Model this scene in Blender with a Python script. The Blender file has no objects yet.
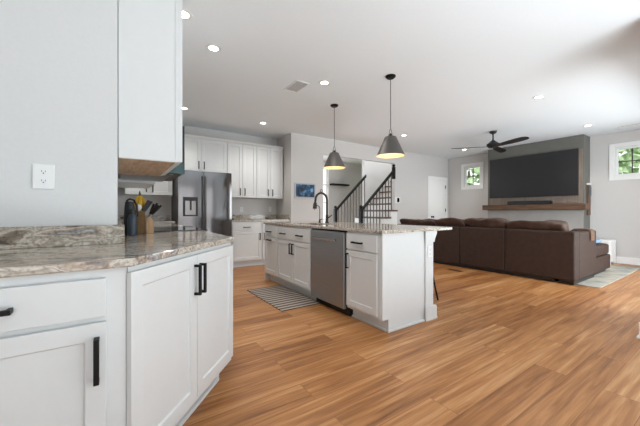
import bpy, bmesh, math, random
from mathutils import Vector, Matrix, noise as mnoise
random.seed(7)
PI = math.pi
R = math.radians
S = bpy.context.scene
COL = S.collection

# ------------------------------------------------------------------ camera, world, lights, exposure
cam_d = bpy.data.cameras.new('camera')
cam = bpy.data.objects.new('camera', cam_d)
COL.objects.link(cam)
cam.location = (0, 0, 1.08)
cam.rotation_euler = (R(90), 0, R(-34.1))
cam_d.sensor_width = 36.0
cam_d.lens = 36.0 * 299.0 / 640.0
cam_d.shift_y = -1.5 / 640.0
cam_d.clip_start = 0.02
S.camera = cam

world = bpy.data.worlds.new('World')
S.world = world
world.use_nodes = True
wn = world.node_tree.nodes
bg = wn['Background']
sky = wn.new('ShaderNodeTexSky')
sky.sky_type = 'PREETHAM'
sky.turbidity = 4.0
sky.sun_direction = (-0.5, -0.5, 0.7)
mixs = wn.new('ShaderNodeMixRGB')
mixs.inputs[0].default_value = 0.75
mixs.inputs[2].default_value = (0.95, 0.98, 1.0, 1)
world.node_tree.links.new(sky.outputs[0], mixs.inputs[1])
world.node_tree.links.new(mixs.outputs[0], bg.inputs[0])
bg.inputs[1].default_value = 1.8

S.view_settings.view_transform = 'Standard'
S.view_settings.look = 'None'
S.view_settings.gamma = 1.0
S.view_settings.use_curve_mapping = False
S.view_settings.exposure = 0.15


def area(name, loc, rot, sx, sy, energy, color):
    l = bpy.data.lights.new(name, 'AREA')
    l.shape = 'RECTANGLE'
    l.size, l.size_y = sx, sy
    l.energy = energy
    l.color = color
    o = bpy.data.objects.new(name, l)
    COL.objects.link(o)
    o.location = loc
    o.rotation_euler = rot
    return o


sun_d = bpy.data.lights.new('sun', 'SUN')
sun_d.energy = 3.0
sun_d.angle = 0.02
sun = bpy.data.objects.new('sun', sun_d)
COL.objects.link(sun)
sun.rotation_euler = (0, R(-36), 0)

DAY = (0.86, 0.94, 1.0)
FILL = (0.80, 0.92, 1.0)
# daylight (sky plus light bounced up off the ground) entering through the big windows behind the camera,
# at the dining end, and on the right of the living room
area('daylight_dining', (2.5, -6.0, 1.6), (R(100), 0, 0), 1.9, 1.5, 8, DAY)
area('daylight_patio', (6.2, -1.5, 1.0), (R(93), 0, 0), 5.0, 2.2, 205, DAY)
# added upward fill lamps near the floor, out of view, brightening the ceiling
area('ceiling_fill', (0.6, -3.1, 0.05), (R(180), 0, 0), 5.6, 4.6, 98, FILL)
area('ceiling_fill_right', (2.6, -1.6, 0.05), (R(180), 0, 0), 1.8, 3.0, 160, FILL)
# added strip of fill light lifting the dim ceiling corner by the patio window
area('ceiling_corner_fill', (5.4, 0.66, 0.04), (R(180), 0, 0), 3.2, 0.12, 5, FILL)
area('daylight_foyer', (4.2, 7.9, 1.5), (R(100), 0, R(180)), 1.6, 2.2, 55, DAY)
area('daylight_upstairs', (6.6, 6.15, 4.5), (0, 0, 0), 2.6, 0.8, 80, DAY)

# ------------------------------------------------------------------ helpers


class MB:
    def __init__(self):
        self.bm = bmesh.new()

    def box(self, x0, x1, y0, y1, z0, z1):
        v = [self.bm.verts.new(p) for p in
             ((x0, y0, z0), (x1, y0, z0), (x1, y1, z0), (x0, y1, z0), (x0, y0, z1), (x1, y0, z1), (x1, y1, z1), (x0, y1, z1))]
        for f in ((3, 2, 1, 0), (4, 5, 6, 7), (0, 1, 5, 4), (1, 2, 6, 5), (2, 3, 7, 6), (3, 0, 4, 7)):
            self.bm.faces.new([v[i] for i in f])
        return self

    def prism(self, poly, z0, z1):
        lo = [self.bm.verts.new((x, y, z0)) for x, y in poly]
        hi = [self.bm.verts.new((x, y, z1)) for x, y in poly]
        n = len(poly)
        self.bm.faces.new(lo[::-1])
        self.bm.faces.new(hi)
        for i in range(n):
            j = (i + 1) % n
            self.bm.faces.new((lo[i], lo[j], hi[j], hi[i]))
        return self

    def prism_y(self, poly, y0, y1):
        """poly in (x, z), extruded along y"""
        a = [self.bm.verts.new((x, y0, z)) for x, z in poly]
        b = [self.bm.verts.new((x, y1, z)) for x, z in poly]
        n = len(poly)
        self.bm.faces.new(a)
        self.bm.faces.new(b[::-1])
        for i in range(n):
            j = (i + 1) % n
            self.bm.faces.new((a[j], a[i], b[i], b[j]))
        return self

    def prism_x(self, poly, x0, x1):
        """poly in (y, z), extruded along x"""
        a = [self.bm.verts.new((x0, y, z)) for y, z in poly]
        b = [self.bm.verts.new((x1, y, z)) for y, z in poly]
        n = len(poly)
        self.bm.faces.new(a)
        self.bm.faces.new(b[::-1])
        for i in range(n):
            j = (i + 1) % n
            self.bm.faces.new((a[j], a[i], b[i], b[j]))
        return self

    def tube(self, pts, r, seg=10, cap=True):
        pts = [Vector(p) for p in pts]
        rs = r if isinstance(r, (list, tuple)) else [r] * len(pts)
        rings = []
        n = len(pts)
        up = None
        for i, p in enumerate(pts):
            if i == 0:
                t = pts[1] - pts[0]
            elif i == n - 1:
                t = pts[-1] - pts[-2]
            else:
                t = (pts[i + 1] - pts[i - 1])
            t.normalize()
            if up is None:
                up = Vector((0, 0, 1)) if abs(t.z) < 0.9 else Vector((1, 0, 0))
            a = t.cross(up)
            a.normalize()
            b = a.cross(t)
            up = b
            rings.append([self.bm.verts.new(p + (a * math.cos(2 * PI * k / seg) + b * math.sin(2 * PI * k / seg)) * rs[i]) for k in range(seg)])
        for i in range(n - 1):
            for k in range(seg):
                k2 = (k + 1) % seg
                self.bm.faces.new((rings[i][k], rings[i][k2], rings[i + 1][k2], rings[i + 1][k]))
        if cap:
            self.bm.faces.new(rings[0][::-1])
            self.bm.faces.new(rings[-1])
        return self

    def lathe(self, prof, c=(0, 0, 0), seg=24, close=True):
        """prof: (radius, z) from bottom to top"""
        rings = []
        for r, z in prof:
            if r < 1e-5:
                rings.append([self.bm.verts.new((c[0], c[1], c[2] + z))])
            else:
                rings.append([self.bm.verts.new((c[0] + r * math.cos(2 * PI * k / seg), c[1] + r * math.sin(2 * PI * k / seg), c[2] + z)) for k in range(seg)])
        for i in range(len(rings) - 1):
            a, b = rings[i], rings[i + 1]
            for k in range(seg):
                k2 = (k + 1) % seg
                if len(a) == 1 and len(b) == 1:
                    continue
                if len(a) == 1:
                    self.bm.faces.new((a[0], b[k2], b[k]))
                elif len(b) == 1:
                    self.bm.faces.new((a[k], a[k2], b[0]))
                else:
                    self.bm.faces.new((a[k], a[k2], b[k2], b[k]))
        if close:
            if len(rings[0]) > 1:
                self.bm.faces.new(rings[0][::-1])
            if len(rings[-1]) > 1:
                self.bm.faces.new(rings[-1])
        return self

    def shaker(self, x0, x1, z0, z1, y, t=0.019, rail=0.057, dep=0.009):
        """door or drawer front with a recessed flat panel, front face at y-t facing -y"""
        bm = self.bm
        yf, yb, yr = y - t, y, y - t + dep
        xi0, xi1, zi0, zi1 = x0 + rail, x1 - rail, z0 + rail, z1 - rail
        o = [(x0, z0), (x1, z0), (x1, z1), (x0, z1)]
        i_ = [(xi0, zi0), (xi1, zi0), (xi1, zi1), (xi0, zi1)]
        e = 0.005
        q_ = [(xi0 + e, zi0 + e), (xi1 - e, zi0 + e), (xi1 - e, zi1 - e), (xi0 + e, zi1 - e)]
        vb = [bm.verts.new((a, yb, b)) for a, b in o]
        vf = [bm.verts.new((a, yf, b)) for a, b in o]
        vi = [bm.verts.new((a, yf, b)) for a, b in i_]
        vr = [bm.verts.new((a, yr, b)) for a, b in q_]
        bm.faces.new(vb[::-1])
        for k in range(4):
            j = (k + 1) % 4
            bm.faces.new((vf[k], vb[k], vb[j], vf[j])[::-1])
            bm.faces.new((vf[k], vf[j], vi[j], vi[k]))
            bm.faces.new((vi[k], vi[j], vr[j], vr[k]))
        bm.faces.new(vr)
        return self

    def cushion(self, w, d, h, c=(0, 0, 0), p=3.2, n=10, wob=0.0, seed=0, shear=0.0):
        """soft rounded block centred at c"""
        tmp = bmesh.new()
        bmesh.ops.create_cube(tmp, size=2.0)
        bmesh.ops.subdivide_edges(tmp, edges=tmp.edges[:], cuts=n, use_grid_fill=True)
        vm = {}
        for v in tmp.verts:
            x, y, z = v.co
            L = (abs(x) ** p + abs(y) ** p + abs(z) ** p) ** (1 / p)
            q = Vector((x / L, y / L, z / L))
            co = Vector((q.x * w / 2, q.y * d / 2, q.z * h / 2))
            if wob:
                co += mnoise.noise_vector(co * 5.5 + Vector((seed * 3.1, seed, 0))) * wob
            vm[v] = self.bm.verts.new((co.x + shear * co.z + c[0], co.y + c[1], co.z + c[2]))
        for f in tmp.faces:
            self.bm.faces.new([vm[v] for v in f.verts])
        tmp.free()
        return self

    def ball(self, c, r, seg=12, sq=1.0):
        n = 8
        prof = [(0, -r * sq)] + [(r * math.sin(PI * k / n), -r * sq * math.cos(PI * k / n)) for k in range(1, n)] + [(0, r * sq)]
        return self.lathe(prof, c, seg)

    def build(self, name, m, parent=None, bevel=0.0, smooth=False, seg=2):
        bmesh.ops.recalc_face_normals(self.bm, faces=self.bm.faces[:])
        me = bpy.data.meshes.new(name)
        self.bm.to_mesh(me)
        self.bm.free()
        me.materials.append(m)
        if smooth:
            for p in me.polygons:
                p.use_smooth = True
            me.set_sharp_from_angle(angle=R(35))
        o = bpy.data.objects.new(name, me)
        COL.objects.link(o)
        if parent:
            o.parent = parent
        if bevel:
            b = o.modifiers.new('bevel', 'BEVEL')
            b.width = bevel
            b.segments = seg
            b.limit_method = 'ANGLE'
            b.angle_limit = R(40)
        return o


def tag(o, label, cat, group=None, kind=None):
    o['label'] = label
    o['category'] = cat
    if group:
        o['group'] = group
    if kind:
        o['kind'] = kind
    return o


def thing(name, label, cat, loc=(0, 0, 0), rz=0.0, group=None):
    o = bpy.data.objects.new(name, None)
    o.empty_display_size = 0.1
    COL.objects.link(o)
    o.location = loc
    o.rotation_euler = (0, 0, rz)
    return tag(o, label, cat, group)


def struct(mb, name, m, parent=None, **k):
    o = mb.build(name, m, parent, **k)
    if not parent:
        o['kind'] = 'structure'
    return o


# ------------------------------------------------------------------ materials
def sock(b, *names):
    for n in names:
        if n in b.inputs:
            return b.inputs[n]


def mat(name, color, rough=0.5, metal=0.0, var=0.03, scale=40.0, spec=None, bump=0.0, coat=0.0, stretch=(1, 1, 1), emis=None, estr=0.0):
    m = bpy.data.materials.new(name)
    m.use_nodes = True
    nt = m.node_tree
    b = nt.nodes['Principled BSDF']
    b.inputs['Roughness'].default_value = rough
    b.inputs['Metallic'].default_value = metal
    if spec is not None:
        b.inputs['Specular IOR Level'].default_value = spec
    if coat:
        b.inputs['Coat Weight'].default_value = coat
    tc = nt.nodes.new('ShaderNodeTexCoord')
    mp = nt.nodes.new('ShaderNodeMapping')
    mp.inputs['Scale'].default_value = stretch
    nz = nt.nodes.new('ShaderNodeTexNoise')
    nz.inputs['Scale'].default_value = scale
    nz.inputs['Detail'].default_value = 3
    nt.links.new(tc.outputs['Object'], mp.inputs[0])
    nt.links.new(mp.outputs[0], nz.inputs['Vector'])
    rp = nt.nodes.new('ShaderNodeValToRGB')
    c = Vector(color)
    lo, hi = c * (1 - var), c * (1 + var)
    rp.color_ramp.elements[0].position = 0.3
    rp.color_ramp.elements[1].position = 0.7
    rp.color_ramp.elements[0].color = (*lo, 1)
    rp.color_ramp.elements[1].color = (*hi, 1)
    nt.links.new(nz.outputs['Fac'], rp.inputs[0])
    nt.links.new(rp.outputs[0], b.inputs['Base Color'])
    if bump:
        bp = nt.nodes.new('ShaderNodeBump')
        bp.inputs['Strength'].default_value = bump
        bp.inputs['Distance'].default_value = 0.01
        nt.links.new(nz.outputs['Fac'], bp.inputs['Height'])
        nt.links.new(bp.outputs[0], b.inputs['Normal'])
    if emis:
        b.inputs['Emission Color'].default_value = (*emis, 1)
        b.inputs['Emission Strength'].default_value = estr
    return m


def srgb(r, g, b):
    f = lambda c: (c / 255 / 12.92) if c / 255 <= 0.04045 else ((c / 255 + 0.055) / 1.055) ** 2.4
    return (f(r), f(g), f(b))


def ramp(nt, stops):
    rp = nt.nodes.new('ShaderNodeValToRGB')
    el = rp.color_ramp.elements
    while len(el) < len(stops):
        el.new(0.5)
    for e, (p, c) in zip(el, stops):
        e.position = p
        e.color = (*c, 1)
    return rp


def floor_mat():
    m = bpy.data.materials.new('oak_plank_floor')
    m.use_nodes = True
    nt = m.node_tree
    L = nt.links.new
    b = nt.nodes['Principled BSDF']
    tc = nt.nodes.new('ShaderNodeTexCoord')
    br = nt.nodes.new('ShaderNodeTexBrick')
    br.offset = 0.37
    br.inputs['Scale'].default_value = 1.0
    br.inputs['Brick Width'].default_value = 1.5
    br.inputs['Row Height'].default_value = 0.18
    br.inputs['Mortar Size'].default_value = 0.0016
    br.inputs['Mortar Smooth'].default_value = 0.3
    br.inputs['Bias'].default_value = 0.0
    br.inputs['Color1'].default_value = (0, 0, 0, 1)
    br.inputs['Color2'].default_value = (1, 1, 1, 1)
    br.inputs['Mortar'].default_value = (0.5, 0.5, 0.5, 1)
    L(tc.outputs['Object'], br.inputs['Vector'])
    # per-plank offset for the grain
    sc = nt.nodes.new('ShaderNodeVectorMath')
    sc.operation = 'SCALE'
    sc.inputs['Scale'].default_value = 7.0
    L(br.outputs['Color'], sc.inputs[0])
    ad = nt.nodes.new('ShaderNodeVectorMath')
    L(tc.outputs['Object'], ad.inputs[0])
    L(sc.outputs[0], ad.inputs[1])
    mp = nt.nodes.new('ShaderNodeMapping')
    mp.inputs['Scale'].default_value = (0.62, 11.0, 1)
    L(ad.outputs[0], mp.inputs[0])
    n1 = nt.nodes.new('ShaderNodeTexNoise')
    n1.inputs['Scale'].default_value = 1.5
    n1.inputs['Detail'].default_value = 6
    n1.inputs['Roughness'].default_value = 0.6
    n1.inputs['Distortion'].default_value = 0.8
    L(mp.outputs[0], n1.inputs['Vector'])
    mp2 = nt.nodes.new('ShaderNodeMapping')
    mp2.inputs['Scale'].default_value = (3.0, 70.0, 1)
    L(ad.outputs[0], mp2.inputs[0])
    n2 = nt.nodes.new('ShaderNodeTexNoise')
    n2.inputs['Scale'].default_value = 1.0
    n2.inputs['Detail'].default_value = 3
    L(mp2.outputs[0], n2.inputs['Vector'])
    mx = nt.nodes.new('ShaderNodeMixRGB')
    mx.inputs[0].default_value = 0.25
    L(n1.outputs['Fac'], mx.inputs[1])
    L(n2.outputs['Fac'], mx.inputs[2])
    mx2 = nt.nodes.new('ShaderNodeMixRGB')
    mx2.inputs[0].default_value = 0.13
    L(mx.outputs[0], mx2.inputs[1])
    L(br.outputs['Color'], mx2.inputs[2])
    rp = ramp(nt, [(0.28, srgb(104, 61, 28)), (0.42, srgb(154, 100, 54)), (0.53, srgb(182, 125, 74)), (0.70, srgb(214, 166, 116))])
    L(mx2.outputs[0], rp.inputs[0])
    mu = nt.nodes.new('ShaderNodeMixRGB')
    mu.blend_type = 'MULTIPLY'
    mu.inputs[2].default_value = (0.55, 0.45, 0.38, 1)
    L(br.outputs['Fac'], mu.inputs[0])
    L(rp.outputs[0], mu.inputs[1])
    L(mu.outputs[0], b.inputs['Base Color'])
    b.inputs['Roughness'].default_value = 0.38
    b.inputs['Specular IOR Level'].default_value = 0.45
    return m


def granite_mat(name, scale=1.0, rot=0.3):
    m = bpy.data.materials.new(name)
    m.use_nodes = True
    nt = m.node_tree
    L = nt.links.new
    b = nt.nodes['Principled BSDF']
    tc = nt.nodes.new('ShaderNodeTexCoord')
    mp = nt.nodes.new('ShaderNodeMapping')
    mp.inputs['Rotation'].default_value = (0.35, 0.25, rot)
    mp.inputs['Scale'].default_value = (1.2 * scale, 3.6 * scale, 3.0 * scale)
    L(tc.outputs['Object'], mp.inputs[0])
    n0 = nt.nodes.new('ShaderNodeTexNoise')
    n0.inputs['Scale'].default_value = 1.5
    n0.inputs['Detail'].default_value = 3
    L(mp.outputs[0], n0.inputs['Vector'])
    sc = nt.nodes.new('ShaderNodeVectorMath')
    sc.operation = 'SCALE'
    sc.inputs['Scale'].default_value = 1.5
    L(n0.outputs['Color'], sc.inputs[0])
    ad = nt.nodes.new('ShaderNodeVectorMath')
    L(mp.outputs[0], ad.inputs[0])
    L(sc.outputs[0], ad.inputs[1])
    n1 = nt.nodes.new('ShaderNodeTexNoise')
    n1.inputs['Scale'].default_value = 1.25
    n1.inputs['Detail'].default_value = 5
    n1.inputs['Roughness'].default_value = 0.5
    n1.inputs['Distortion'].default_value = 2.2
    L(ad.outputs[0], n1.inputs['Vector'])
    rp = ramp(nt, [(0.29, srgb(88, 78, 68)), (0.37, srgb(152, 138, 122)), (0.43, srgb(214, 206, 192)), (0.48, srgb(166, 153, 138)),
                   (0.53, srgb(218, 211, 200)), (0.58, srgb(182, 162, 142)), (0.64, srgb(138, 133, 130)), (0.73, srgb(228, 224, 218))])
    L(n1.outputs['Fac'], rp.inputs[0])
    n2 = nt.nodes.new('ShaderNodeTexNoise')
    n2.inputs['Scale'].default_value = 75.0
    n2.inputs['Detail'].default_value = 3
    L(tc.outputs['Object'], n2.inputs['Vector'])
    r2 = ramp(nt, [(0.36, (0.35, 0.31, 0.28)), (0.5, (1, 1, 1)), (0.7, (1.0, 1.0, 1.0))])
    L(n2.outputs['Fac'], r2.inputs[0])
    mu = nt.nodes.new('ShaderNodeMixRGB')
    mu.blend_type = 'MULTIPLY'
    mu.inputs[0].default_value = 0.5
    L(rp.outputs[0], mu.inputs[1])
    L(r2.outputs[0], mu.inputs[2])
    L(mu.outputs[0], b.inputs['Base Color'])
    b.inputs['Roughness'].default_value = 0.10
    b.inputs['Specular IOR Level'].default_value = 0.5
    return m


def wood_mat(name, dark, light, stretch, rough=0.55, scale=3.0):
    m = bpy.data.materials.new(name)
    m.use_nodes = True
    nt = m.node_tree
    L = nt.links.new
    b = nt.nodes['Principled BSDF']
    tc = nt.nodes.new('ShaderNodeTexCoord')
    mp = nt.nodes.new('ShaderNodeMapping')
    mp.inputs['Scale'].default_value = stretch
    L(tc.outputs['Object'], mp.inputs[0])
    n = nt.nodes.new('ShaderNodeTexNoise')
    n.inputs['Scale'].default_value = scale
    n.inputs['Detail'].default_value = 5
    n.inputs['Distortion'].default_value = 0.5
    L(mp.outputs[0], n.inputs['Vector'])
    rp = ramp(nt, [(0.32, dark), (0.68, light)])
    L(n.outputs['Fac'], rp.inputs[0])
    L(rp.outputs[0], b.inputs['Base Color'])
    b.inputs['Roughness'].default_value = rough
    return m


def stripe_mat():
    m = bpy.data.materials.new('striped_cotton')
    m.use_nodes = True
    nt = m.node_tree
    L = nt.links.new
    b = nt.nodes['Principled BSDF']
    tc = nt.nodes.new('ShaderNodeTexCoord')
    sp = nt.nodes.new('ShaderNodeSeparateXYZ')
    L(tc.outputs['Object'], sp.inputs[0])
    ml = nt.nodes.new('ShaderNodeMath')
    ml.operation = 'MULTIPLY'
    ml.inputs[1].default_value = 1 / 0.08
    L(sp.outputs['Y'], ml.inputs[0])
    fr = nt.nodes.new('ShaderNodeMath')
    fr.operation = 'FRACT'
    L(ml.outputs[0], fr.inputs[0])
    rp = ramp(nt, [(0.0, srgb(98, 86, 80)), (0.56, srgb(98, 86, 80)), (0.60, srgb(178, 166, 154)), (0.97, srgb(178, 166, 154))])
    L(fr.outputs[0], rp.inputs[0])
    L(rp.outputs[0], b.inputs['Base Color'])
    b.inputs['Roughness'].default_value = 0.95
    return m


def brushed_mat(name, color, rough=0.3, stretch=(2, 2, 120)):
    m = mat(name, color, rough, 1.0, 0.06, 2.0, stretch=stretch)
    return m


def screen_mat():
    m = bpy.data.materials.new('blue_screen_image')
    m.use_nodes = True
    nt = m.node_tree
    L = nt.links.new
    b = nt.nodes['Principled BSDF']
    tc = nt.nodes.new('ShaderNodeTexCoord')
    n = nt.nodes.new('ShaderNodeTexNoise')
    n.inputs['Scale'].default_value = 9
    n.inputs['Detail'].default_value = 4
    L(tc.outputs['Object'], n.inputs['Vector'])
    rp = ramp(nt, [(0.38, srgb(10, 22, 40)), (0.54, srgb(34, 74, 110)), (0.70, srgb(120, 170, 200))])
    L(n.outputs['Fac'], rp.inputs[0])
    L(rp.outputs[0], b.inputs['Base Color'])
    L(rp.outputs[0], b.inputs['Emission Color'])
    b.inputs['Emission Strength'].default_value = 0.12
    b.inputs['Roughness'].default_value = 0.6
    return m


def rug_mat():
    m = bpy.data.materials.new('faded_rug')
    m.use_nodes = True
    nt = m.node_tree
    L = nt.links.new
    b = nt.nodes['Principled BSDF']
    tc = nt.nodes.new('ShaderNodeTexCoord')
    n = nt.nodes.new('ShaderNodeTexNoise')
    n.inputs['Scale'].default_value = 3.5
    n.inputs['Detail'].default_value = 6
    n.inputs['Roughness'].default_value = 0.7
    L(tc.outputs['Object'], n.inputs['Vector'])
    rp = ramp(nt, [(0.36, srgb(140, 146, 142)), (0.5, srgb(178, 172, 156)), (0.62, srgb(196, 184, 164))])
    L(n.outputs['Fac'], rp.inputs[0])
    L(rp.outputs[0], b.inputs['Base Color'])
    b.inputs['Roughness'].default_value = 0.95
    return m


WALL = mat('wall_paint', srgb(218, 218, 217), 0.7, var=0.012, scale=60, spec=0.25)
WALLG = mat('grey_wall_paint', srgb(212, 209, 206), 0.75, var=0.012, scale=60, spec=0.2)
CEIL = mat('ceiling_paint', srgb(240, 244, 247), 0.85, var=0.012, scale=50, spec=0.15)
TRIM = mat('white_trim_paint', srgb(246, 246, 244), 0.4, var=0.01)
CAB = mat('white_cabinet_paint', srgb(222, 223, 222), 0.35, var=0.008, scale=20)
FLOOR = floor_mat()
GRAN = granite_mat('flowing_granite', 1.0, 0.3)
GRAN2 = granite_mat('flowing_granite_island', 1.2, 1.2)
BLACK = mat('matte_black_metal', srgb(28, 27, 26), 0.42, 0.6, 0.05)
BLACKP = mat('black_plastic', srgb(24, 24, 25), 0.4, 0.0, 0.05)
GLASSB = mat('black_glass', srgb(14, 14, 16), 0.06, 0.0, 0.02)
STEEL = brushed_mat('brushed_steel', srgb(176, 174, 172), 0.27)
STEELD = brushed_mat('dark_brushed_steel', srgb(118, 115, 113), 0.16)
FRST = brushed_mat('fridge_stainless', srgb(112, 110, 110), 0.11, (5, 2, 0.25))
DWSTEEL = brushed_mat('dishwasher_steel', srgb(172, 177, 182), 0.42)
FRSIDE = mat('fridge_side_grey', srgb(92, 92, 94), 0.5, 0.3)
RAWWOOD = wood_mat('raw_plywood', srgb(166, 132, 104), srgb(200, 168, 138), (2, 14, 2), 0.6)
OAKTR = wood_mat('stained_tread', srgb(84, 56, 38), srgb(118, 84, 58), (14, 2, 8), 0.45)
MANTW = wood_mat('mantel_wood', srgb(80, 56, 40), srgb(118, 86, 64), (12, 1.5, 14), 0.6)
TANW = wood_mat('tan_backing_wood', srgb(124, 110, 98), srgb(140, 126, 114), (10, 12, 1.2), 0.6)
GREYP = mat('grey_breast_paint', srgb(108, 107, 101), 0.6, var=0.03, scale=8)
SHADE = mat('grey_shade_metal', srgb(92, 88, 85), 0.5, 0.3, 0.05)
SHADEIN = mat('cream_shade_lining', srgb(244, 226, 188), 0.6, var=0.01)
BULB = mat('glowing_bulb', (1, 0.85, 0.6), 0.4, emis=(1.0, 0.80, 0.50), estr=3.0)
LEDM = mat('glowing_downlight', (1, 1, 1), 0.4, emis=(1.0, 0.96, 0.9), estr=14.0)
BROWN = mat('brown_leather', srgb(60, 43, 35), 0.62, var=0.16, scale=14, bump=0.15, spec=0.3)
BROWNC = mat('brown_cushion_leather', srgb(78, 56, 46), 0.55, var=0.22, scale=10, bump=0.25, spec=0.45)
RAIL = mat('dark_rail_wood', srgb(22, 18, 17), 0.5, var=0.08, spec=0.25)
BALU = mat('dark_iron_baluster', srgb(72, 62, 56), 0.5, 0.2, 0.06)
FRNT = mat('fan_bronze', srgb(44, 41, 39), 0.45, 0.3, 0.06)
SCREEN = screen_mat()
RUG = rug_mat()
STRIPE = stripe_mat()
BLANK = mat('blue_blanket_knit', srgb(122, 146, 168), 0.95, var=0.12, scale=30, bump=0.3)
WHITEF = mat('white_fabric', srgb(224, 224, 226), 0.9, var=0.05, scale=25, bump=0.2)
TEAL = mat('teal_bottle', srgb(58, 72, 84), 0.35, 0.2, 0.05)
CHAR = mat('charcoal_plastic', srgb(44, 48, 52), 0.4, 0.1, 0.06)
BAMB = wood_mat('woven_brown', srgb(96, 70, 40), srgb(150, 116, 70), (60, 60, 90), 0.7)
BLOCKW = wood_mat('pale_block_wood', srgb(184, 144, 104), srgb(214, 178, 138), (10, 10, 3), 0.5)
YEL = mat('banana_skin', srgb(218, 172, 48), 0.5, var=0.1, scale=25)
STEM = mat('banana_stem', srgb(110, 104, 42), 0.7, var=0.1)
CHROME = mat('polished_steel', srgb(190, 192, 194), 0.15, 1.0, 0.02)
PLASW = mat('white_plastic', srgb(238, 238, 236), 0.35, var=0.008)
SLOT = mat('dark_slot', srgb(60, 58, 56), 0.6)
LEAF = mat('tree_leaves', srgb(168, 190, 146), 0.8, var=0.35, scale=7)
BARK = mat('tree_bark', srgb(92, 78, 64), 0.9, var=0.2, scale=12)
GRASS = mat('lawn_grass', srgb(110, 140, 80), 0.95, var=0.2, scale=6)
TVS = mat('tv_panel', srgb(40, 40, 42), 0.28, 0.0, 0.03)
BRONZE = mat('oil_rubbed_bronze', srgb(62, 56, 52), 0.32, 0.7, 0.05)
BACKSPL = mat('teal_reflection_tint', srgb(66, 88, 88), 0.12, 0.5, 0.08, 20)  # teal reflection on the dark microwave side, put into its base colour
GL = bpy.data.materials.new('window_glass')
GL.use_nodes = True
_b = GL.node_tree.nodes['Principled BSDF']
_b.inputs['Transmission Weight'].default_value = 1.0
_b.inputs['Roughness'].default_value = 0.0
_b.inputs['IOR'].default_value = 1.02

H = 2.74   # ceiling height

# ------------------------------------------------------------------ setting
fl = MB().box(-2.8, 3.83, -6.3, 0.46, -0.10, 0.0)
fl.box(-2.8, 9.0, 0.46, 10.0, -0.10, 0.0)
struct(fl, 'floor', FLOOR)
cl = MB().box(-2.8, 3.85, -6.3, 5.56, H, H + 0.1)
cl.box(3.85, 9.0, 0.45, 5.56, H, H + 0.1)
cl.box(-0.1, 3.03, 5.56, 6.4, H, H + 0.1)
struct(cl, 'ceiling', CEIL)
fc = MB().box(3.03, 4.6, 5.68, 9.6, H, H + 0.1)
fc.box(4.6, 9.0, 6.75, 9.6, H, H + 0.1)
fc.box(4.6, 9.0, 5.68, 6.75, 4.6, 4.7)
struct(fc, 'ceiling_foyer', CEIL)

# block behind the left worktop (a convex corner at x = 0, y = 1.88)
struct(MB().box(-2.6, 0.0, 1.88, 6.35, 0, H - 0.002), 'wall_left', WALL)
struct(MB().box(0.0, 3.03, 6.25, 6.37, 0, H - 0.002), 'wall_kitchen', WALLG)
# stair wall with its opening
sw = MB()
sw.box(3.03, 3.85, 5.56, 5.68, 0, H - 0.002)
sw.box(3.85, 6.20, 5.56, 5.68, 2.38, H - 0.002)
sw.box(6.20, 8.80, 5.56, 5.68, 0, H - 0.002)
sw.box(3.03, 3.15, 5.68, 6.37, 0, H - 0.002)
struct(sw, 'wall_stair', WALLG)
# foyer and stairwell
fw = MB()
fw.box(6.08, 9.0, 6.62, 6.74, 0, 4.6)
fw.box(4.6, 9.0, 5.56, 5.68, H + 0.101, 4.6)
fw.box(4.48, 4.6, 5.68, 6.75, H + 0.101, 4.6)
fw.box(8.9, 9.0, 5.68, 6.62, 0, 4.6)
fw.box(4.6, 6.08, 6.75, 6.85, H + 0.101, 4.6)
struct(fw, 'wall_stairwell', WALLG)
f2 = MB()
f2.box(5.75, 9.0, 8.0, 8.12, 0, H - 0.002)
f2.box(3.03, 5.36, 8.0, 8.12, 0, H - 0.002)
f2.box(5.36, 5.75, 8.0, 8.12, 0, 0.25)
f2.box(5.36, 5.75, 8.0, 8.12, 2.55, H - 0.002)
f2.box(3.03, 3.15, 6.37, 8.0, 0, H - 0.002)
struct(f2, 'wall_foyer', WALLG)

# back wall of the living room with two small windows
bw = MB()
W1 = (4.545, 5.045, 1.82, 2.42)
W2 = (1.235, 1.735, 1.82, 2.42)
ys = [(0.45, 1.235), (1.735, 4.545), (5.045, 5.56)]
for a, b_ in ys:
    bw.box(8.68, 8.82, a, b_, 0, H - 0.002)
for w in (W1, W2):
    bw.box(8.68, 8.82, w[0], w[1], 0, w[2])
    bw.box(8.68, 8.82, w[0], w[1], w[3], H - 0.002)
struct(bw, 'wall_back', WALLG)

# right side of the living room: wall with a wide patio window, then the dining end and the camera side
wr = MB()
wr.box(3.69, 4.55, 0.45, 0.57, 0, H - 0.002)
wr.box(7.85, 8.68, 0.45, 0.57, 0, H - 0.002)
wr.box(4.55, 7.85, 0.45, 0.57, 2.40, H - 0.002)
wr.box(4.55, 7.85, 0.45, 0.57, 0, 0.10)
struct(wr, 'wall_right', WALL)
wd = MB()
wd.box(3.69, 3.81, -6.1, 0.45, 0, H - 0.002)
struct(wd, 'wall_dining', WALL)
wf = MB()
wf.box(-2.6, 1.5, -6.22, -6.1, 0, H - 0.002)
wf.box(3.5, 3.81, -6.22, -6.1, 0, H - 0.002)
wf.box(1.5, 3.5, -6.22, -6.1, 2.40, H - 0.002)
wf.box(1.5, 3.5, -6.22, -6.1, 0, 0.10)
struct(wf, 'wall_front', WALL)
wk = MB()
wk.box(-2.72, -2.6, -6.22, 1.88, 0, H - 0.002)
struct(wk, 'wall_breakfast', WALL)

# chimney breast
cb = MB().box(8.27, 8.679, 2.135, 4.14, 0, H - 0.003)
struct(cb, 'wall_fireplace', GREYP)

# baseboards
def bboard(name, boxes):
    mb = MB()
    for bx in boxes:
        mb.box(*bx)
    struct(mb, name, TRIM, bevel=0.004)


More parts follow.
